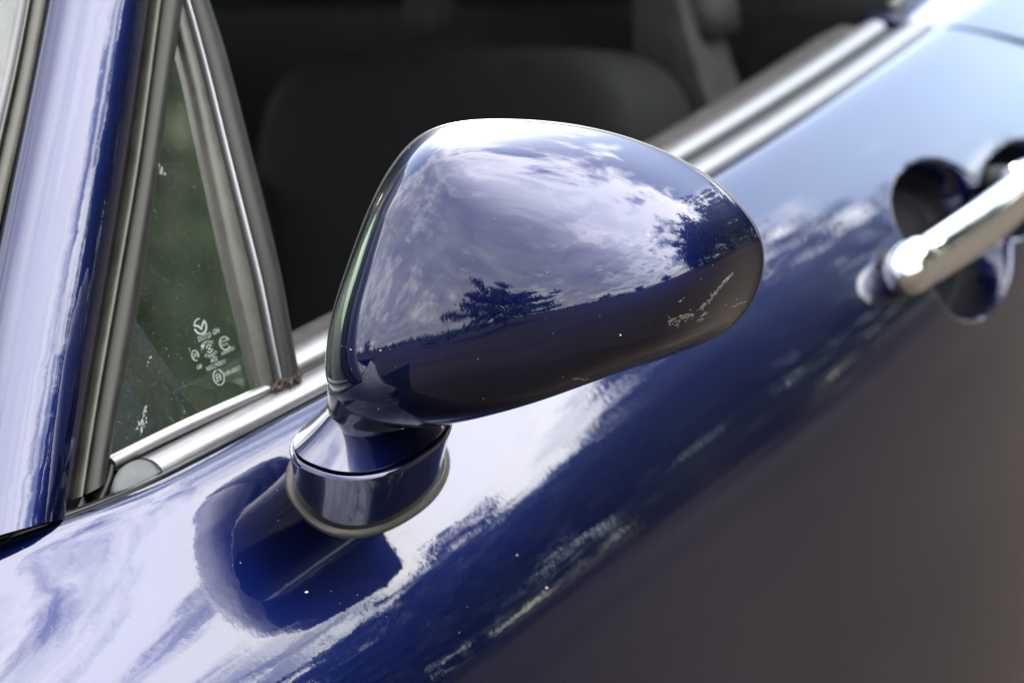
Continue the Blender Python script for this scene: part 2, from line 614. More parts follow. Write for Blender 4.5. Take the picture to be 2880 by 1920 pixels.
xs = nonuni([(.28, .19, .004), (.19, -.14, .0025), (-.14, -.48, .006), (-.48, -.82, .0018), (-.82, -.829, .003)])
ss = nonuni([(0, .012, .001), (.012, .125, .0020), (.125, .24, .002), (.24, .62, .02)])


def skin(name, xs, ss, extra, turn0=True):
    """outer sheet plus a hemmed return at every edge so that it has thickness"""
    P = body_grid(xs, ss, extra)
    dark = None
    if extra:
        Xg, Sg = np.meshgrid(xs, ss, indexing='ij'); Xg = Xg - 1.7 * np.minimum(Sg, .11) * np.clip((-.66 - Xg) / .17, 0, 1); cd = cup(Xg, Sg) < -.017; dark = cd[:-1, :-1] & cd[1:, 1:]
    # hem: push a ring of verts inward along edges
    inn = np.array([0, -.75, -.55]) * .012
    top = P[:, :1] + inn; bot = P[:, -1:] + np.array([0, -.02, 0])
    P = np.concatenate([top, P, bot], 1)
    f0 = P[:1] + np.array([0, -.010, -.004]); f1 = P[-1:] + np.array([0, -.010, -.004])
    P = np.concatenate([f0, P, f1], 0)
    n, m_ = P.shape[:2]
    F = grid_faces(n, m_); FD = []
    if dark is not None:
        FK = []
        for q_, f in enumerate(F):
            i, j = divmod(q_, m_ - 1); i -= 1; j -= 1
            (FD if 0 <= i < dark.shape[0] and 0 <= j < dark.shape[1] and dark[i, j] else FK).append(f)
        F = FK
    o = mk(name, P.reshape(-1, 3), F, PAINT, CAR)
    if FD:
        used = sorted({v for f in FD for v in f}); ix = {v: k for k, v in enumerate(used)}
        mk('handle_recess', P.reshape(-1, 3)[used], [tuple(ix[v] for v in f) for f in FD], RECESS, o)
        bm = bmesh.new(); bm.from_mesh(o.data)
        bmesh.ops.delete(bm, geom=[v for v in bm.verts if not v.link_faces], context='VERTS'); bm.to_mesh(o.data); bm.free()
    fix_normals(o); auto_edges(o, 45)
    return o


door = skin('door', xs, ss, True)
door['label'] = 'glossy blue metallic door skin'
fender = skin('front_fender', nonuni([(.95, .285, .01)]), nonuni([(0, .24, .004), (.24, .62, .02)]), False)

# rear quarter panel: same flank, running inboard into the deck
qx = nonuni([(-.835, -.85, .002), (-.85, -1.5, .02)])
qs = nonuni([(0, .24, .003), (.24, .62, .02)])
Pq = body_grid(qx, qs, False)
Pq[..., 1] += .02 * np.clip((-.835 - Pq[..., 0]) / .5, 0, 1)
deck = [Pq[:, :1] + np.array([0, -d_, .004 + .10 * d_]) for d_ in (.06, .03, .012)]
Pq2 = np.concatenate(deck + [Pq], 1)
e0 = Pq2[:1] + np.array([.0008, -.006, -.010])
Pq2 = np.concatenate([e0, Pq2], 0)
quarter = mk('rear_quarter_panel', Pq2.reshape(-1, 3), grid_faces(*Pq2.shape[:2]), PAINT, CAR)
fix_normals(quarter)
# soft top seal lying along the deck
sl_ = []
for x in np.linspace(-.86, -1.5, 30):
    y = float(belt_y(x)) + .02 * min(1, max(0, (-.835 - x) / .5)) - .050
    t_ = np.linspace(0, 2 * math.pi, 10, endpoint=False)
    sl_.append([(x, y + .008 * math.cos(a), ZB + .010 + .006 * math.sin(a)) for a in t_])
loft('soft_top_seal', sl_, RUB_GLOSS, quarter, True, True)

# black body behind the shut lines and below
V = [(.9, -.12, .30), (.9, -.12, .85), (-1.5, -.12, .855), (-1.5, -.12, .30)]
inner = np.array(V)
iv = np.vstack([inner, inner + np.array([0, -.02, 0])])
o = mk('door_inner_shell', iv, [(0, 1, 2, 3), (7, 6, 5, 4), (0, 4, 5, 1), (1, 5, 6, 2), (2, 6, 7, 3), (3, 7, 4, 0)], CABIN, CAR, False)

# ------------------------------------------------------------------ strips traced along the window
NW = np.array([.088 * .93, .93, .36]); NW /= np.linalg.norm(NW)
QW = np.array([.05, float(belt_y(.05)) - .017, ZB + .005])


def strip(name, Lp, Rp, m, parent, off=0.0, bulge=.004, depth=.01, n=40, k=12, Q=QW, nrm=NW, prof=None, sig=None, nback=None):
    """a bar with a crowned face between two traced edges, with real depth behind it"""
    nrm = np.asarray(nrm, float); nrm = nrm / np.linalg.norm(nrm)
    A = np.array([on_plane(p, Q, nrm) for p in curve(Lp, n, sig)])
    B = np.array([on_plane(p, Q, nrm) for p in curve(Rp, n, sig)])
    loops = []
    ws = .5 - .5 * np.cos(np.linspace(0, math.pi, k))
    nb = nrm if nback is None else np.asarray(nback, float)
    for a, b in zip(A, B):
        row = []
        for w_ in ws:
            h = (max(0, 1 - (2 * w_ - 1) ** 2)) ** .5 if prof is None else prof(w_)
            row.append(a + (b - a) * w_ + nrm * (off + bulge * h))
        row.append(b + nrm * off - nb * depth); row.append(a + nrm * off - nb * depth)
        loops.append(row)
    o = loft(name, loops, m, parent, True, True, 50)
    return o


# A-pillar: faces between forward and side
pR = [(436, -90), (421, 0), (395, 204), (357, 485), (301, 800), (255, 1055), (196, 1412), (188, 1462)]
pL = [(150, -90), (135, 0), (105, 168), (56, 398), (0, 638), (-60, 940), (-110, 1240), (-140, 1440), (-150, 1555)]
PA = on_plane(pR[1], QW, NW); PB = on_plane(pR[-2], QW, NW)
AX = (PA - PB) / np.linalg.norm(PA - PB)
NP = np.array([.20, .88, .48]); NP -= AX * (NP @ AX); NP /= np.linalg.norm(NP)
pillar = strip('windscreen_pillar', pL, pR, PAINT_P, CAR, 0, .013, .02, 90, 40, PB, NP,
               prof=lambda w_: (max(0, 1 - abs(2 * w_ - 1) ** 2.4)) ** .62, sig=14)
# painted foot of the pillar with its dark joint
strip('pillar_foot_seal', [(-150, 1540), (0, 1500), (100, 1468), (194, 1432)], [(-150, 1556), (0, 1520), (100, 1488), (196, 1450)], RUB_GLOSS, pillar, .000, .003, .02, 30, 8, PB, NP)
# windscreen seals
strip('windscreen_seal', [(88, -90), (71, 0), (36, 194), (0, 332), (-60, 600), (-120, 900), (-170, 1300), (-200, 1500)],
      [(110, -90), (94, 0), (48, 245), (0, 449), (-50, 680), (-100, 940), (-150, 1300), (-180, 1500)], RUB_GLOSS, pillar, -.004, .004, .012, 60, 10, PB, NP)
strip('windscreen_seal', [(110, -90), (95, 0), (49, 245), (1, 449), (-49, 680), (-99, 940), (-149, 1300), (-179, 1500)],
      [(150, -90), (136, 0), (106, 168), (57, 398), (1, 638), (-59, 940), (-109, 1240), (-144, 1520)], RUB_GREY, pillar, -.002, .003, .012, 60, 10, PB, NP)

# windscreen glass from this pillar to the far one
ea = np.array([on_plane(p, PB - NP * .008, NP) for p in curve([(110, -500), (80, -90), (71, 0), (36, 194), (0, 332), (-60, 600), (-120, 900), (-190, 1400)], 20, 2)])
eb = ea.copy(); eb[:, 1] = 2 * YC - eb[:, 1]
rows = []
for t in np.linspace(0, 1, 24):
    c_ = ea + (eb - ea) * t; c_ = c_ + np.array([.16, 0, .05]) * (4 * t * (1 - t)); rows.append(c_)
rows = np.array(rows)
top = np.concatenate([rows, rows[::-1] + np.array([-.004, 0, -.003])], 0)
ws_ = mk('windscreen', top.reshape(-1, 3), grid_faces(*top.shape[:2]), SCREEN, CAR)
ws_['label'] = 'grey hazed windscreen glass'

# weatherstrip between pillar and quarter glass
rL = [(438, -90), (424, 0), (398, 204), (360, 485), (304, 800), (258, 1055), (222, 1270), (202, 1405)]
rM = [(454, -90), (440, 0), (413, 204), (375, 485), (319, 800), (274, 1055), (238, 1270), (218, 1400)]
rR = [(525, -90), (508, 0), (490, 153), (459, 332), (428, 551), (393, 800), (357, 1014), (316, 1208), (290, 1360)]
win = None


def pane_obj():
    Lc = curve([(492, 100), (459, 332), (428, 551), (393, 800), (357, 1014), (316, 1208), (292, 1300)], 40, 3)
    Rc = curve([(512, 100), (525, 180), (560, 265), (597, 408), (627, 561), (673, 800), (709, 953), (736, 1090)], 40, 3)
    V = []
    for off in (-.004, -.008):
        for a, b in zip(Lc, Rc):
            for w_ in np.linspace(0, 1, 8):
                V.append(on_plane(a + (b - a) * w_, QW, NW) + NW * off)
    F = grid_faces(40, 8); F += [tuple(i + 320 for i in f[::-1]) for f in F]
    for i in range(39):
        F.append((i * 8, i * 8 + 8, i * 8 + 328, i * 8 + 320)); F.append((i * 8 + 7, i * 8 + 327, i * 8 + 335, i * 8 + 15))
    for j in range(7):
        F.append((j, j + 320, j + 321, j + 1)); q_ = 39 * 8 + j; F.append((q_, q_ + 1, q_ + 321, q_ + 320))
    o = mk('quarter_window', V, F, GLASS, CAR); auto_edges(o, 40); return o


win = pane_obj(); win['label'] = 'green tinted triangular quarter window with etched glazing marks'
strip('weatherstrip', rL, rM, RUB_GREY, win, .0035, .003, .012, 60, 10)  # lit edge of the rubber, put in as a paler strip
strip('weatherstrip', rM, rR, RUB, win, .000, .0075, .016, 60, 14)
# division bar between quarter glass and the lowered door glass
d0 = [(470, -90), (485, 0), (503, 97), (535, 204), (577, 408), (627, 640), (663, 800), (701, 953), (721, 1055), (735, 1100)]
d1 = [(480, -90), (512, 0), (537, 97), (566, 204), (617, 408), (675, 640), (714, 800), (742, 953), (764, 1055), (772, 1098)]
d1b = [(482, -90), (514, 0), (542, 97), (571, 204), (621, 408), (680, 640), (722, 800), (752, 953), (774, 1055), (782, 1094)]
d2 = [(496, -90), (525, 0), (551, 97), (581, 204), (632, 408), (692, 640), (733, 800), (761, 953), (781, 1055), (789, 1092)]
d3 = [(556, -90), (582, 0), (617, 97), (648, 204), (699, 408), (758, 640), (794, 800), (818, 953), (836, 1045), (842, 1070)]
strip('division_bar', d0, d1, RUB_GREY, win, .000, .0020, .012, 60, 8)
strip('division_bar_slot', d1, d1b, RUB_GLOSS, win, -.004, .0006, .010, 60, 6)
strip('division_bar', d1b, d2, ALU, win, .001, .0028, .010, 60, 8)  # highlight along the bar, put in as a thin bright strip
strip('division_bar', d2, d3, RUB, win, .000, .005, .014, 60, 12)
# bright sill channel under the pane, then the belt moulding
strip('sill_channel', [(298, 1288), (510, 1182), (735, 1086)], [(318, 1318), (423, 1264), (765, 1106)], ALU, win, .001, .0035, .010, 40, 10)
strip('sill_lip', [(316, 1320), (423, 1266), (690, 1140), (800, 1085)], [(360, 1322), (449, 1308), (638, 1203), (800, 1118)], RUB_GREY, win, -.002, .0015, .012, 40, 8)

# ------------------------------------------------------------------ belt moulding and inner door top, along the whole door
bx = np.linspace(.098, -.828, 120)


def rail(name, prof2d, m, parent, xs_, z0=ZB, close=True):
    loops = []
    for x in xs_:
        y = float(belt_y(x))
        loops.append([(x, y + a, z0 + b) for a, b in prof2d])
    o = loft(name, loops, m, parent, True, True, 50)
    return o


def arc_prof(cy, cz, ry, rz, a0=200, a1=-20, n=12, depth=.012):
    P = [(cy + ry * math.cos(math.radians(a)), cz + rz * math.sin(math.radians(a))) for a in np.linspace(a0, a1, n)]
    P += [(cy + ry * .8, cz - depth), (cy - ry * .8, cz - depth)]
    return P


belt = rail('belt_moulding', arc_prof(-.0125, .0015, .0105, .0065), ALU, door, bx)
rail('belt_lip', [(-.0045, .0012), (-.002, .0022), (.0004, .0012), (.0004, -.012), (-.0045, -.012)], RUB_GLOSS, door, np.linspace(.24, -.828, 120))
bx2 = np.linspace(.0, -.82, 100)
rail('glass_slot_seal', arc_prof(-.030, -.001, .006, .004), RUB, door, bx2)
inner_trim = rail('inner_door_trim', arc_prof(-.047, .003, .011, .007) [:-2] + [(-.035, -.02), (-.060, -.02)], ALU, CAR, bx2)
dtr = rail('inner_door_panel', [(-.058, .004), (-.075, .006), (-.100, -.004), (-.115, -.04), (-.118, -.5), (-.058, -.5)], GREYP, CAR, bx2)
# grey end cap of the moulding
ec = closed_curve([(309, 1389), (322, 1335), (345, 1308), (393, 1288), (434, 1303), (464, 1335), (408, 1363), (340, 1392)], 48, 1.6)
QE = np.array([.125, float(belt_y(.125)) - .006, ZB + .004]); NE = np.array([.10, .62, .78]); NE /= np.linalg.norm(NE)
E0 = np.array([on_plane(p, QE, NE) for p in ec]); ce = E0.mean(0)
loft('moulding_end_cap', [E0 - NE * .012, E0, ce + (E0 - ce) * .95 + NE * .001, ce + (E0 - ce) * .75 + NE * .0016, ce + (E0 - ce) * .3 + NE * .002, ce + (E0 - ce) * .02 + NE * .002], CAPG, belt, True, True)
# folded rubber flap at the pillar foot
strip('rubber_flap', [(300, 1300), (292, 1340), (268, 1390), (255, 1425)], [(318, 1322), (316, 1360), (300, 1400), (285, 1418)], RUB, belt, -.001, .004, .012, 20, 8)

# ------------------------------------------------------------------ door mirror
YH, EH = math.radians(32.34), math.radians(4.42)
HN = np.array([math.cos(EH) * math.cos(YH), math.cos(EH) * math.sin(YH), math.sin(EH)])
QR = MC - HN * .0449
k_ = 1.22449
ov = [(746, 850), (752, 775), (772, 690), (800, 610), (830, 525), (866, 440), (905, 374), (945, 325), (990, 297), (1050, 283), (1130, 278), (1230, 281), (1330, 292),
      (1430, 315), (1530, 352), (1610, 395), (1680, 450), (1728, 505), (1752, 552), (1758, 592), (1751, 640), (1733, 688), (1702, 735), (1655, 772), (1590, 800), (1500, 832),
      (1400, 860), (1300, 884), (1200, 908), (1100, 936), (1030, 951), (950, 960), (880, 957), (818, 943), (768, 914)]
rim_px = closed_curve(np.array(ov) * k_, 240, 3.2)
RIM = np.array([on_plane(p, QR, HN) for p in rim_px])
CENT = on_plane((1494.6, 858.6), QR, HN)
HD = .0719
_f1 = np.cross([0, 0, 1], HN); _f1 /= np.linalg.norm(_f1); _f2 = np.cross(HN, _f1)
_D = RIM - CENT
psi = np.arctan2(_D @ _f2, _D @ _f1)
_er = 1 / np.sqrt((np.cos(psi - .589) / .1028) ** 2 + (np.sin(psi - .589) / .0784) ** 2)
_E = (np.cos(psi) * _er)[:, None] * _f1 + (np.sin(psi) * _er)[:, None] * _f2


def softpos(x): return .5 * (x + np.sqrt(x * x + .09))


_c, _s = np.cos(psi), np.sin(psi)
_bb = np.maximum(.816 - .1 * softpos(_s) + .4263 * softpos(_c) - .4491 * softpos(-_c) + .2 * softpos(-_s) - .2465 * softpos(-_c) * softpos(-_s), .42)
_aa = np.maximum(3.0723 + 1.2 * softpos(_s) + .2185 * softpos(_c) + .3728 * softpos(-_c) - .5 * softpos(-_s), 1.6)
loops = []
for r_ in np.maximum(1 - np.linspace(0, 1, 100) ** 2, .004):
    w_ = (1 - r_) ** 1.3; w3 = r_ * r_
    dep = np.clip(1 - r_ ** (2.4 + (_aa - 2.4) * w3), 0, 1) ** (.75 + (_bb - .75) * w3)
    loops.append(CENT + r_ * (_D * (1 - w_) + _E * w_) + (HD * dep)[:, None] * HN)
cap = loft('door_mirror', loops, PAINT_CAP, CAR, False, True)
cap['label'] = 'glossy dark blue door mirror housing with scuffed tip'
rc = RIM.mean(0)


def rl(sc_, d): return rc + (RIM - rc) * sc_ + HN * d


loft('mirror_rim', [rl(.985, .0), rl(.999, -.0004), rl(1.006, -.0015), rl(1.008, -.0035), rl(1.004, -.006), rl(.985, -.007)], RUB_GREY, cap)
loft('mirror_back_shell', [rl(.98, -.0055), rl(.990, -.008), rl(.985, -.016), rl(.96, -.022), rl(.93, -.022), rl(.925, -.014)], RUB_GLOSS, cap)
loft('mirror_glass', [rl(.93, -.015), rl(.5, -.014), rl(.02, -.0135)], MIRROR, cap, False, True)

# neck, pedestal, gasket
_X, _S = np.meshgrid(np.linspace(-.10, .20, 301), np.linspace(0, .15, 151), indexing='ij')
_B = body(_X, _S)
_rel = _B - CAM; _dep = _rel @ VD
_px = np.stack([1440 + FPX * (_rel @ CR) / _dep, 960 - FPX * (_rel @ CU) / _dep], -1)


def on_door(p):
    i, j = np.unravel_index(np.argmin(((_px - p) ** 2).sum(-1)), _X.shape)
    return _B[i, j], np.cross(_B[i, min(j + 1, 150)] - _B[i, max(j - 1, 0)], _B[min(i + 1, 300), j] - _B[max(i - 1, 0), j])


QB, NB = on_door((1010, 1370)); NB = NB / np.linalg.norm(NB)
if NB[1] < 0: NB = -NB
EB1 = np.cross(NB, [0, 0, 1]); EB1 /= np.linalg.norm(EB1)
if EB1[0] < 0: EB1 = -EB1
EB2 = np.cross(NB, EB1)
_g = np.array([((on_plane(p, QB + NB * .002, NB) - QB) @ EB1, (on_plane(p, QB + NB * .002, NB) - QB) @ EB2) for p in
               [(765, 1296), (771, 1337), (794, 1377), (829, 1417), (874, 1453), (923, 1480), (968, 1493), (1021, 1493), (1084, 1480), (1146, 1453), (1200, 1421), (1236, 1381), (1254, 1337), (1251, 1296)]])
_A = np.stack([_g[:, 0] ** 2, _g[:, 0] * _g[:, 1], _g[:, 1] ** 2, _g[:, 0], _g[:, 1]], 1)
_k = np.linalg.lstsq(_A, np.ones(len(_g)), rcond=None)[0]
_Q2 = np.array([[_k[0], _k[1] / 2], [_k[1] / 2, _k[2]]])
_c0 = -np.linalg.solve(_Q2, _k[3:]) / 2
_wv, _ve = np.linalg.eigh(_Q2 / (1 + _c0 @ _Q2 @ _c0))
GA, GB = 1 / np.sqrt(_wv)
th = np.linspace(0, 2 * math.pi, 96, endpoint=False)


def ell(c, e1, e2, a, b, p=2.0):
    ct, st = np.cos(th), np.sin(th)
    u = np.sign(ct) * np.abs(ct) ** (2 / p) * a; v = np.sign(st) * np.abs(st) ** (2 / p) * b
    return c + u[:, None] * e1 + v[:, None] * e2


CB = QB + EB1 * _c0[0] + EB2 * _c0[1]
GB0 = GB; GB = GB * .80; GA = GA * .97
CB = CB + EB2 * (GB0 - GB) * (1 if EB2[2] < 0 else -1)
EB1, EB2 = EB1 * _ve[0, 0] + EB2 * _ve[1, 0], EB1 * _ve[0, 1] + EB2 * _ve[1, 1]
if EB1[0] < 0: EB1 = -EB1
if np.cross(NB, EB1) @ EB2 < 0: EB2 = -EB2
def gask(a, b, h): return ell(CB + NB * h, EB1, EB2, a, b, 2.25)


gk = loft('mirror_gasket', [gask(GA, GB, -.014), gask(GA, GB, -.001), gask(GA * .994, GB * .992, .0008), gask(GA * .975, GB * .97, .0016), gask(GA * .93, GB * .905, .0024), gask(GA * .915, GB * .885, .0022), gask(GA * .91, GB * .878, .0005)], RUB_GREY, cap, False, False, 22)
N2 = np.array([.02, .22, .97]); N2 /= np.linalg.norm(N2)
CS = on_plane((1046, 1226), (0, .032, 0), (0, 1, 0))
S1 = np.cross([0, 1, 0], N2); S1 /= np.linalg.norm(S1); S2 = np.cross(N2, S1)
if S1 @ EB1 < 0: S1 = -S1; S2 = np.cross(N2, S1)


def blend_loops(A, B, n, bul=0.0):
    out = []
    for t in np.linspace(0, 1, n):
        c = A + (B - A) * t
        m_ = c.mean(0); out.append(m_ + (c - m_) * (1 + bul * math.sin(math.pi * t)))
    return out


SEAM = ell(CS, S1, S2, .0470, .0325, 2.4)
base0 = gask(GA * .925, GB * .905, -.001)
ped = blend_loops(base0, SEAM, 18, -.015)
mS = SEAM.mean(0)
ped += [mS + (SEAM - mS) * .985 + N2 * .0012, mS + (SEAM - mS) * .955 + N2 * .0018, mS + (SEAM - mS) * .92 + N2 * .0012, mS + (SEAM - mS) * .90 - N2 * .003]
loft('mirror_pedestal', ped, PAINT_CAP, cap, False, True, 60)
CT = on_plane((1098, 1124), (0, .032, 0), (0, 1, 0))
TOP = ell(CT, S1, S2, .0355, .0265, 2.3)
nk0 = mS + (SEAM - mS) * .945 + N2 * .0035
neck = [mS + (SEAM - mS) * .90 - N2 * .001, mS + (SEAM - mS) * .93 + N2 * .0018] + blend_loops(nk0, TOP, 18, -.03) + [TOP + N2 * .016]
loft('mirror_neck', neck, PAINT_CAP, cap, True, True, 60)

# ------------------------------------------------------------------ door handle
hy = .068
H0 = on_plane((2566, 756), (0, hy, 0), (0, 1, 0)); H1 = on_plane((2885, 528), (0, hy, 0), (0, 1, 0))
H1 = H0 + (H1 - H0) * 1.05
ax = (H1 - H0) / np.linalg.norm(H1 - H0)
s2 = np.cross(ax, [0, 1, 0]); s2 /= np.linalg.norm(s2); s1 = np.cross(s2, ax)


def circ(c, a, b, n=32, p=2.2):
    t = np.linspace(0, 2 * math.pi, n, endpoint=False)
    ct, st = np.cos(t), np.sin(t)
    return c + (np.sign(ct) * np.abs(ct) ** (2 / p) * a)[:, None] * s1 + (np.sign(st) * np.abs(st) ** (2 / p) * b)[:, None] * s2


ln = np.linalg.norm(H1 - H0)
lp = []
for t, a, b in [(-.010, .001, .001), (-.009, .008, .009), (-.004, .0105, .0125), (.006, .0125, .0165), (.03, .0132, .0178), (.5 * ln, .0134, .0182), (ln - .03, .0132, .0178), (ln - .006, .0105, .0145), (ln + .004, .009, .0115), (ln + .009, .006, .007), (ln + .010, .001, .001)]:
    bow = .006 * (1 - (2 * t / ln - 1) ** 2)
    lp.append(circ(H0 + ax * t + s1 * bow, a, b))
loft('door_handle', lp, CHROME, door, True, True)


def end_cap(c, d_):
    L_ = []
    for t, r_ in [(-.0215, .001), (-.0205, .007), (-.017, .012), (-.010, .0162), (0, .0182), (.012, .0186), (.020, .0180), (.023, .0165), (.023, .010)]:
        L_.append(circ(c + ax * t * d_ - s1 * .002, r_ * .9, r_))
    m_ = loft('handle_mount', L_, CHROME, door, True, True)
    t = np.linspace(0, 2 * math.pi, 24, endpoint=False)
    L_ = [c - s1 * q_ + np.cos(t)[:, None] * ax * .014 + np.sin(t)[:, None] * s2 * .012 for q_ in (.002, .015, .030, .045)]
    loft('handle_post', L_, CABIN, door, True, True)


if s1[1] < 0: s1 = -s1
end_cap(H0 - ax * .002, 1); end_cap(H1 + ax * .002, -1)

# ------------------------------------------------------------------ cabin: seats, floor, far door, dash, soft top


def blob(name, c, r, m, parent, p=3.0, rot=0.0, n=28):
    """rounded cushion (superellipsoid)"""
    V = []; F = []
    for i in range(n + 1):
        u = -math.pi / 2 + math.pi * i / n
        for j in range(2 * n):
            v = 2 * math.pi * j / (2 * n)
            f = lambda q: math.copysign(abs(q) ** (2 / p), q)
            x = f(math.cos(u)) * f(math.cos(v)); y = f(math.cos(u)) * f(math.sin(v)); z = f(math.sin(u))
            x *= r[0]; y *= r[1]; z *= r[2]
            xr = x * math.cos(rot) - z * math.sin(rot); zr = x * math.sin(rot) + z * math.cos(rot)
            V.append((c[0] + xr, c[1] + y, c[2] + zr))
    F = grid_faces(n + 1, 2 * n, True)
    return mk(name, V, F, m, parent)


def seat(yc, lab):
    s = blob('seat', (-.66, yc, .60), (.070, .205, .315), SEATM, CAR, 6.0, math.radians(14))
    s['label'] = lab
    for sg in (-1, 1): blob('side_bolster', (-.60, yc + sg * .205, .55), (.085, .05, .27), SEATM, s, 3.0, math.radians(14))
    blob('headrest', (-.76, yc, 1.04), (.05, .125, .085), SEATM, s, 3.2, math.radians(12))
    blob('seat_cushion', (-.36, yc, .36), (.27, .23, .09), SEATM, s, 3.0, math.radians(-6))
    return s


seat(-.43, 'black seat on the near side'); seat(-1.17, 'black seat on the far side')


def box(name, lo, hi, m, parent, bev=.01):
    bm = bmesh.new(); bmesh.ops.create_cube(bm, size=1)
    lo = np.array(lo); hi = np.array(hi)
    for v in bm.verts: v.co = Vector((np.array(v.co) * (hi - lo) + (hi + lo) / 2))
    bmesh.ops.bevel(bm, geom=bm.edges[:], offset=bev, segments=3, affect='EDGES', profile=.6)
    V = [tuple(v.co) for v in bm.verts]; bm.verts.index_update()
    F = [[v.index for v in f.verts] for f in bm.faces]; bm.free()
    o = mk(name, V, F, m, parent); auto_edges(o, 50)
    return o


box('cabin_floor', (-1.1, -1.58, .18), (.9, -.16, .22), CABIN, CAR)
box('far_door_panel', (-1.05, -1.66, .2), (.8, -1.58, .9), CABIN, CAR, .03)
box('rear_bulkhead', (-1.12, -1.6, .2), (-.98, -.12, .90), CABIN, CAR, .03)
box('centre_console', (-.9, -.96, .2), (.3, -.74, .52), CABIN, CAR, .04)
dash = blob('dashboard', (.42, YC, .74), (.26, .70, .16), CABIN, CAR, 3.4, 0)
# roll hoop covers behind the seats
for yy_ in (-.44, -1.28):
    L_ = []
    for a in np.linspace(0, math.pi, 24):
        c = np.array([-.90, yy_ + .15 * math.cos(a), .88 + .20 * math.sin(a)])
        t = np.linspace(0, 2 * math.pi, 16, endpoint=False)
        rd = np.array([0, math.cos(a), math.sin(a)])
        L_.append(c + np.cos(t)[:, None] * np.array([1, 0, 0]) * .03 + np.sin(t)[:, None] * rd * .022)
    loft('roll_hoop', L_, GREYP, CAR, True, True)
# grey trims of the rear cabin wall


def prism(name, pts, x0, th_, m, parent):
    A = np.array([on_plane(p, (x0, 0, 0), (1, 0, 0)) for p in closed_curve(np.array(pts, float), 60, 1.5)])
    return loft(name, [A + np.array([-th_, 0, 0]), A, A.mean(0) + (A - A.mean(0)) * .96 + np.array([.006, 0, 0]), A.mean(0) + (A - A.mean(0)) * .4 + np.array([.009, 0, 0])], m, parent, True, True, 50)


prism('belt_tower', [(1780, -120), (1890, -120), (1935, 60), (1990, 250), (2060, 420), (1900, 520), (1850, 330), (1790, 180)], -.86, .05, GREYP, CAR)
prism('rear_wall_trim', [(560, -150), (760, -150), (880, 200), (840, 300), (740, 420), (640, 600), (560, 500)], -1.0, .03, GREYD, CAR)
# soft top, closed
hdr = ea[0]
R_ = []
for t in np.linspace(0, 1, 26):
    x = hdr[0] + (-1.25 - hdr[0]) * t
    crown = hdr[2] + .02 + .05 * math.sin(math.pi * min(t * 1.25, 1)) - max(0, t - .55) ** 1.5 * 1.05
    row = []
    for u in np.linspace(-1, 1, 25):
        hw = .56 + .10 * t
        z = crown - .09 * abs(u) ** 3.2
        row.append((x, YC + hw * u, z))
    R_.append(row)
R_ = np.array(R_)
Pt = np.concatenate([R_, R_[::-1] - np.array([0, 0, .012])], 0)
mk('soft_top', Pt.reshape(-1, 3), grid_faces(*Pt.shape[:2]), CLOTH, CAR)
# bonnet, rear deck and far flank close the body
def sheet(name, x0, x1, zf, m):
    R2 = []
    for x in np.linspace(x0, x1, 24):
        yl = float(belt_y(x)) - .012; yr = 2 * YC - yl
        R2.append([(x, yl + (yr - yl) * u, zf(x, u)) for u in np.linspace(0, 1, 25)])
    R2 = np.array(R2); Pt_ = np.concatenate([R2, R2[::-1] - np.array([0, 0, .01])], 0)
    return mk(name, Pt_.reshape(-1, 3), grid_faces(*Pt_.shape[:2]), m, CAR)


sheet('bonnet', .30, 1.45, lambda x, u: ZB - .004 - .10 * (x - .30) ** 1.4 + .06 * math.sin(math.pi * u) ** .6 * min(1, (1.5 - x)), PAINT)
sheet('rear_deck', -1.12, -1.9, lambda x, u: ZB + .012 + .05 * math.sin(math.pi * u) ** .7 - .10 * (-1.12 - x), PAINT)
fx = nonuni([(1.4, -1.6, .05)]); fs = nonuni([(0, .62, .02)])
Pf = body_grid(fx, fs, False); Pf[..., 1] = 2 * YC - Pf[..., 1]
Pf = np.concatenate([Pf, Pf[::-1] + np.array([0, .012, 0])], 0)
mk('far_flank', Pf.reshape(-1, 3), grid_faces(*Pf.shape[:2]), PAINT, CAR)

# ------------------------------------------------------------------ small marks: etching, scratches, grit, debris


def world_bvh(o):
    loc = Vector((0, 0, 0)); p = o
    while p is not None:
        loc += Vector(p.location); p = p.parent
    me = o.data
    return BVHTree.FromPolygons([v.co + loc for v in me.vertices], [tuple(f.vertices) for f in me.polygons])


BV = {}


def hit(o, px, py):
    if o.name not in BV: BV[o.name] = world_bvh(o)
    d_ = Vector(ray(px, py)).normalized()
    r_ = BV[o.name].ray_cast(Vector(CAM), d_)
    if r_[0] is None: return None
    n_ = r_[1]
    if n_.dot(d_) > 0: n_ = -n_
    return np.array(r_[0]), np.array(n_)


QP = QW - NW * .0036      # just outside the pane's outer face


def etch_poly(V, F, pts):
    """filled outline given in photo-plane coordinates on the pane"""
    o_ = len(V)
    for p in pts: V.append(on_plane(p, QP, NW))
    F.append(tuple(range(o_, o_ + len(pts))))


def etch_stroke(V, F, pts, wd):
    pts = np.array(pts, float)
    t_ = np.gradient(pts, axis=0); t_ /= np.linalg.norm(t_, axis=1)[:, None] + 1e-9
    n_ = np.stack([-t_[:, 1], t_[:, 0]], 1) * wd / 2
    o_ = len(V); k = len(pts)
    for p in pts - n_: V.append(on_plane(p, QP, NW))
    for p in pts + n_: V.append(on_plane(p, QP, NW))
    for i in range(k - 1): F.append((o_ + i, o_ + i + 1, o_ + k + i + 1, o_ + k + i))


Z7 = .19137


def z7(p): return (450 + p[0] * Z7, 850 + p[1] * Z7)


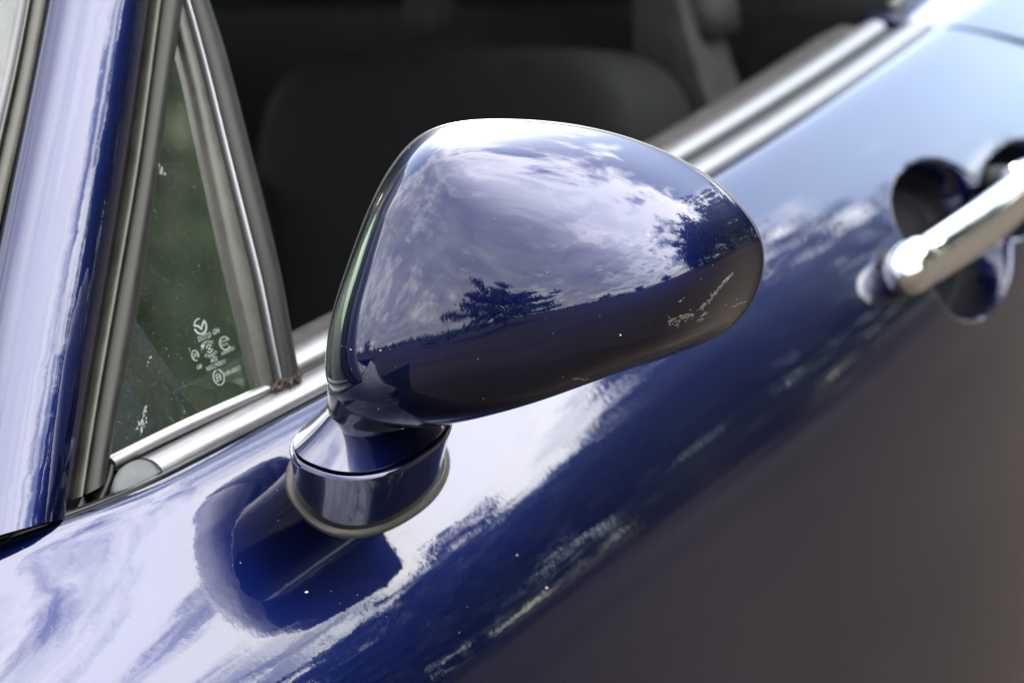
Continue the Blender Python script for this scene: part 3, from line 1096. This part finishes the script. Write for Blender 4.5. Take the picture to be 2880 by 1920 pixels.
def etch_text(txt, p0, p1, up, name):
    """text between two baseline points; up = vector of the cap height"""
    cu = bpy.data.curves.new('t', 'FONT'); cu.body = txt; cu.size = 1.0; cu.resolution_u = 2
    ob = bpy.data.objects.new('t', cu); COL.objects.link(ob)
    bpy.context.view_layer.update()
    me = bpy.data.meshes.new_from_object(ob.evaluated_get(bpy.context.evaluated_depsgraph_get()))
    co = np.array([v.co[:2] for v in me.vertices]); F = [tuple(f.vertices) for f in me.polygons]
    bpy.data.objects.remove(ob); bpy.data.curves.remove(cu)
    lo = co[:, 0].min(); hi = co[:, 0].max()
    u = (co[:, 0] - lo) / max(hi - lo, 1e-6); v = co[:, 1] / .70
    bpy.data.meshes.remove(me)
    p0 = np.array(p0, float); p1 = np.array(p1, float); up = np.array(up, float)
    V = [on_plane(z7(p0 + (p1 - p0) * a + up * b), QP, NW) for a, b in zip(u, v)]
    return V, F


def arc(c, rx, ry, a0, a1, n=20, tilt=.0):
    out = []
    for a in np.radians(np.linspace(a0, a1, n)):
        x, y = rx * math.cos(a), -ry * math.sin(a)
        out.append(z7((c[0] + x * math.cos(tilt) - y * math.sin(tilt), c[1] + x * math.sin(tilt) + y * math.cos(tilt))))
    return out


# emblem
V, F = [], []
TL = -.22
etch_stroke(V, F, arc((592, 352), 88, 112, 172, 78, 24, TL), 3.0)
etch_stroke(V, F, arc((592, 352), 88, 112, 190, 405, 40, TL), 4.2)
wl = [(495, 318), (530, 332), (570, 338), (592, 356), (604, 380), (612, 400), (604, 408), (588, 388), (560, 364), (506, 350)]
wr = [(612, 400), (604, 380), (606, 350), (618, 305), (645, 252), (650, 286), (632, 335), (622, 372), (616, 408)]
etch_poly(V, F, [z7(p) for p in wl]); etch_poly(V, F, [z7(p) for p in wr])
mk('etched_emblem', V, F, ETCH, win, False)
UP = (-17, -66)
for txt, a, b, up in [('DOT23', (572, 582), (752, 505), (-17, -76)), ('GN', (785, 480), (876, 442), (-17, -76)), ('AS2', (748, 892), (850, 848), (-14, -64)),
                      ('NSG.M3011', (694, 1012), (966, 894), (-14, -66)), ('43R-00011', (952, 1092), (1182, 990), (-12, -66)), ('GB', (550, 988), (622, 958), (-12, -58)),
                      ('T', (432, 730), (452, 722), (-12, -52)), ('A000751', (905, 785), (1098, 690), (-10, -52)), ('E6', (838, 1172), (912, 1126), (-22, -112)),
                      ('JIS', (488, 826), (556, 786), (-12, -62)), ('CCC', (902, 652), (1002, 618), (-16, -86))]:
    V, F = etch_text(txt, a, b, up, txt)
    mk('etched_lettering', V, F, ETCH, win, False)
# letters set round the small ring
for word, a0, a1, rr in (('NIPPON', 190, 62, (108, 104)), ('SAFETY', 232, 345, (108, 108))):
    V, F = [], []
    for i, ch in enumerate(word):
        a = math.radians(a0 + (a1 - a0) * (i + .5) / len(word))
        c = np.array((727 + rr[0] * math.cos(a), 680 - rr[1] * math.sin(a)))
        out = np.array((math.cos(a), -math.sin(a))) if word == 'NIPPON' else -np.array((math.cos(a), -math.sin(a)))
        tan = np.array((-out[1], out[0]))
        v_, f_ = etch_text(ch, c - tan * 15 - out * 24, c + tan * 15 - out * 24, out * 48, ch)
        o_ = len(V); V += v_; F += [tuple(k + o_ for k in f) for f in f_]
    mk('etched_lettering', V, F, ETCH, win, False)
V, F = [], []
etch_stroke(V, F, arc((727, 680), 40, 56, 30, 170, 16, TL), 2.6); etch_stroke(V, F, arc((727, 680), 40, 56, 210, 350, 16, TL), 2.6)
etch_poly(V, F, arc((727, 680), 15, 19, 0, 340, 14, TL))
etch_stroke(V, F, arc((953, 600), 74, 96, 20, 330, 36, TL), 2.6); etch_stroke(V, F, arc((518, 780), 50, 76, -30, 290, 36, TL), 2.2)
etch_stroke(V, F, arc((865, 1100), 78, 114, 100, 440, 40, TL), 2.6)
mk('etched_rings', V, F, ETCH, win, False)


def flecks(name, host, items, m, parent, lift=.00025):
    """items: (px, py, half length px, half width px, angle); small irregular raised chips on a surface"""
    V, F = [], []
    for px, py, a, b, an in items:
        h0 = hit(host, px, py)
        if h0 is None: continue
        P0, n0 = h0
        pts = []
        for k in range(6):
            t = 2 * math.pi * k / 6; ja = 1 + .35 * rng.normal() * .7
            x = a * math.cos(t) * ja; y = b * math.sin(t) * ja
            pts.append((px + x * math.cos(an) - y * math.sin(an), py + x * math.sin(an) + y * math.cos(an)))
        top = [on_plane(p, P0 + n0 * lift, n0) for p in pts]; low = [q - n0 * lift * 1.6 for q in top]
        o_ = len(V); V += top + low
        F.append(tuple(range(o_, o_ + 6)))
        for k in range(6): F.append((o_ + k, o_ + 6 + k, o_ + 6 + (k + 1) % 6, o_ + (k + 1) % 6))
    ob = mk(name, V, F, m, parent, False)
    return ob


def line_flecks(p0, p1, n, spread, amax, bmax, drop=0.0):
    p0 = np.array(p0, float); p1 = np.array(p1, float); d_ = p1 - p0; an = math.atan2(d_[1], d_[0]); nn = np.array((-math.sin(an), math.cos(an)))
    out = []
    for i in range(n):
        t = rng.random(); p = p0 + d_ * t + nn * rng.normal() * spread * (.4 + t)
        out.append((p[0], p[1], amax * (.3 + .9 * rng.random()), bmax * (.4 + .7 * rng.random()), an + rng.normal() * .25))
    return out


sc1 = line_flecks((2060, 768), (1972, 870), 110, 3.0, 5, .7) + line_flecks((1950, 885), (1880, 905), 70, 6.5, 4, 1.1) + line_flecks((2100, 848), (2046, 866), 10, 2, 7, .8) + \
    line_flecks((2046, 866), (2040, 852), 8, 2, 4, .9) + line_flecks((1990, 880), (1960, 905), 8, 4, 5, 1.0) + line_flecks((1925, 838), (1905, 850), 5, 3, 4, .9) + line_flecks((1580, 1060), (1680, 1075), 6, 3, 9, .5)
scr = flecks('scratch', cap, sc1, SCRATCH, cap); scr['kind'] = 'stuff'; scr['label'] = 'pale scuff and scratch marks near the mirror tip'
grit = []
for i in range(80):
    grit.append((940 + 1200 * rng.random(), 360 + 800 * rng.random(), .7 + 1.0 * rng.random() ** 4, .6 + .7 * rng.random() ** 4, rng.random() * 3))
grit += [(1070, 985, 2.6, 2.0, 0), (986, 982, 2.6, 1.8, .3), (1745, 942, 3, 2.4, 0), (1823, 660, 3, 2, 0)]
o = flecks('grit_specks', cap, grit, DUST, cap, .00015); o['kind'] = 'stuff'
grit = [(30 + 1300 * rng.random(), 1250 + 560 * rng.random(), .8 + 1.0 * rng.random() ** 4, .7 + .6 * rng.random() ** 4, rng.random() * 3) for i in range(34)]
grit += [(862, 1664, 4.5, 3.0, 0), (1538, 1652, 3, 2.6, 0), (1455, 1560, 3, 2, 0)]
o = flecks('grit_specks', door, grit, DUST, door, .00015); o['kind'] = 'stuff'
gl = [(330 + 380 * rng.random(), 250 + 980 * rng.random(), .6 + .9 * rng.random() ** 4, .6 + .6 * rng.random() ** 4, rng.random() * 3) for i in range(50)]
gl += line_flecks((412, 1140), (392, 1214), 60, 5, 3.6, 1.3) + line_flecks((424, 1000), (412, 1030), 8, 2, 3, .8) + line_flecks((448, 462), (458, 492), 14, 4, 4, 1.6) + [(478, 208, 4, 5, 0)]
WSP = flat_mat('white dried splash', (.19, .21, .20), .9, .3)
o = flecks('dried_splash', win, gl, WSP, win, .00012); o['kind'] = 'stuff'

# dry debris wedged at the foot of the division bar
V, F = [], []
for i in range(120):
    t = rng.random(); c = np.array((772 + 74 * t, 1092 - 34 * t)) + rng.normal(size=2) * (4.5, 6.5)
    P0 = on_plane(c, QW + NW * (.002 + .007 * rng.random()), NW)
    d_ = rng.normal(size=3) + np.array([-.6, .2, .5]); d_ /= np.linalg.norm(d_); e_ = np.cross(d_, rng.normal(size=3)); e_ /= np.linalg.norm(e_); g_ = np.cross(d_, e_)
    l_ = .0016 + .004 * rng.random(); w_ = .0003 + .0006 * rng.random()
    o_ = len(V); V += [P0 - d_ * l_, P0 + e_ * w_ + g_ * w_, P0 - e_ * w_ + g_ * .5 * w_, P0 - g_ * w_, P0 + d_ * l_]
    F += [(o_, o_ + 1, o_ + 2), (o_, o_ + 2, o_ + 3), (o_, o_ + 3, o_ + 1), (o_ + 4, o_ + 2, o_ + 1), (o_ + 4, o_ + 3, o_ + 2), (o_ + 4, o_ + 1, o_ + 3)]
deb = mk('plant_debris', V, F, DEBRIS, None, False)
deb['label'] = 'tuft of dry brown plant debris wedged at the foot of the window bar'; deb['category'] = 'debris'
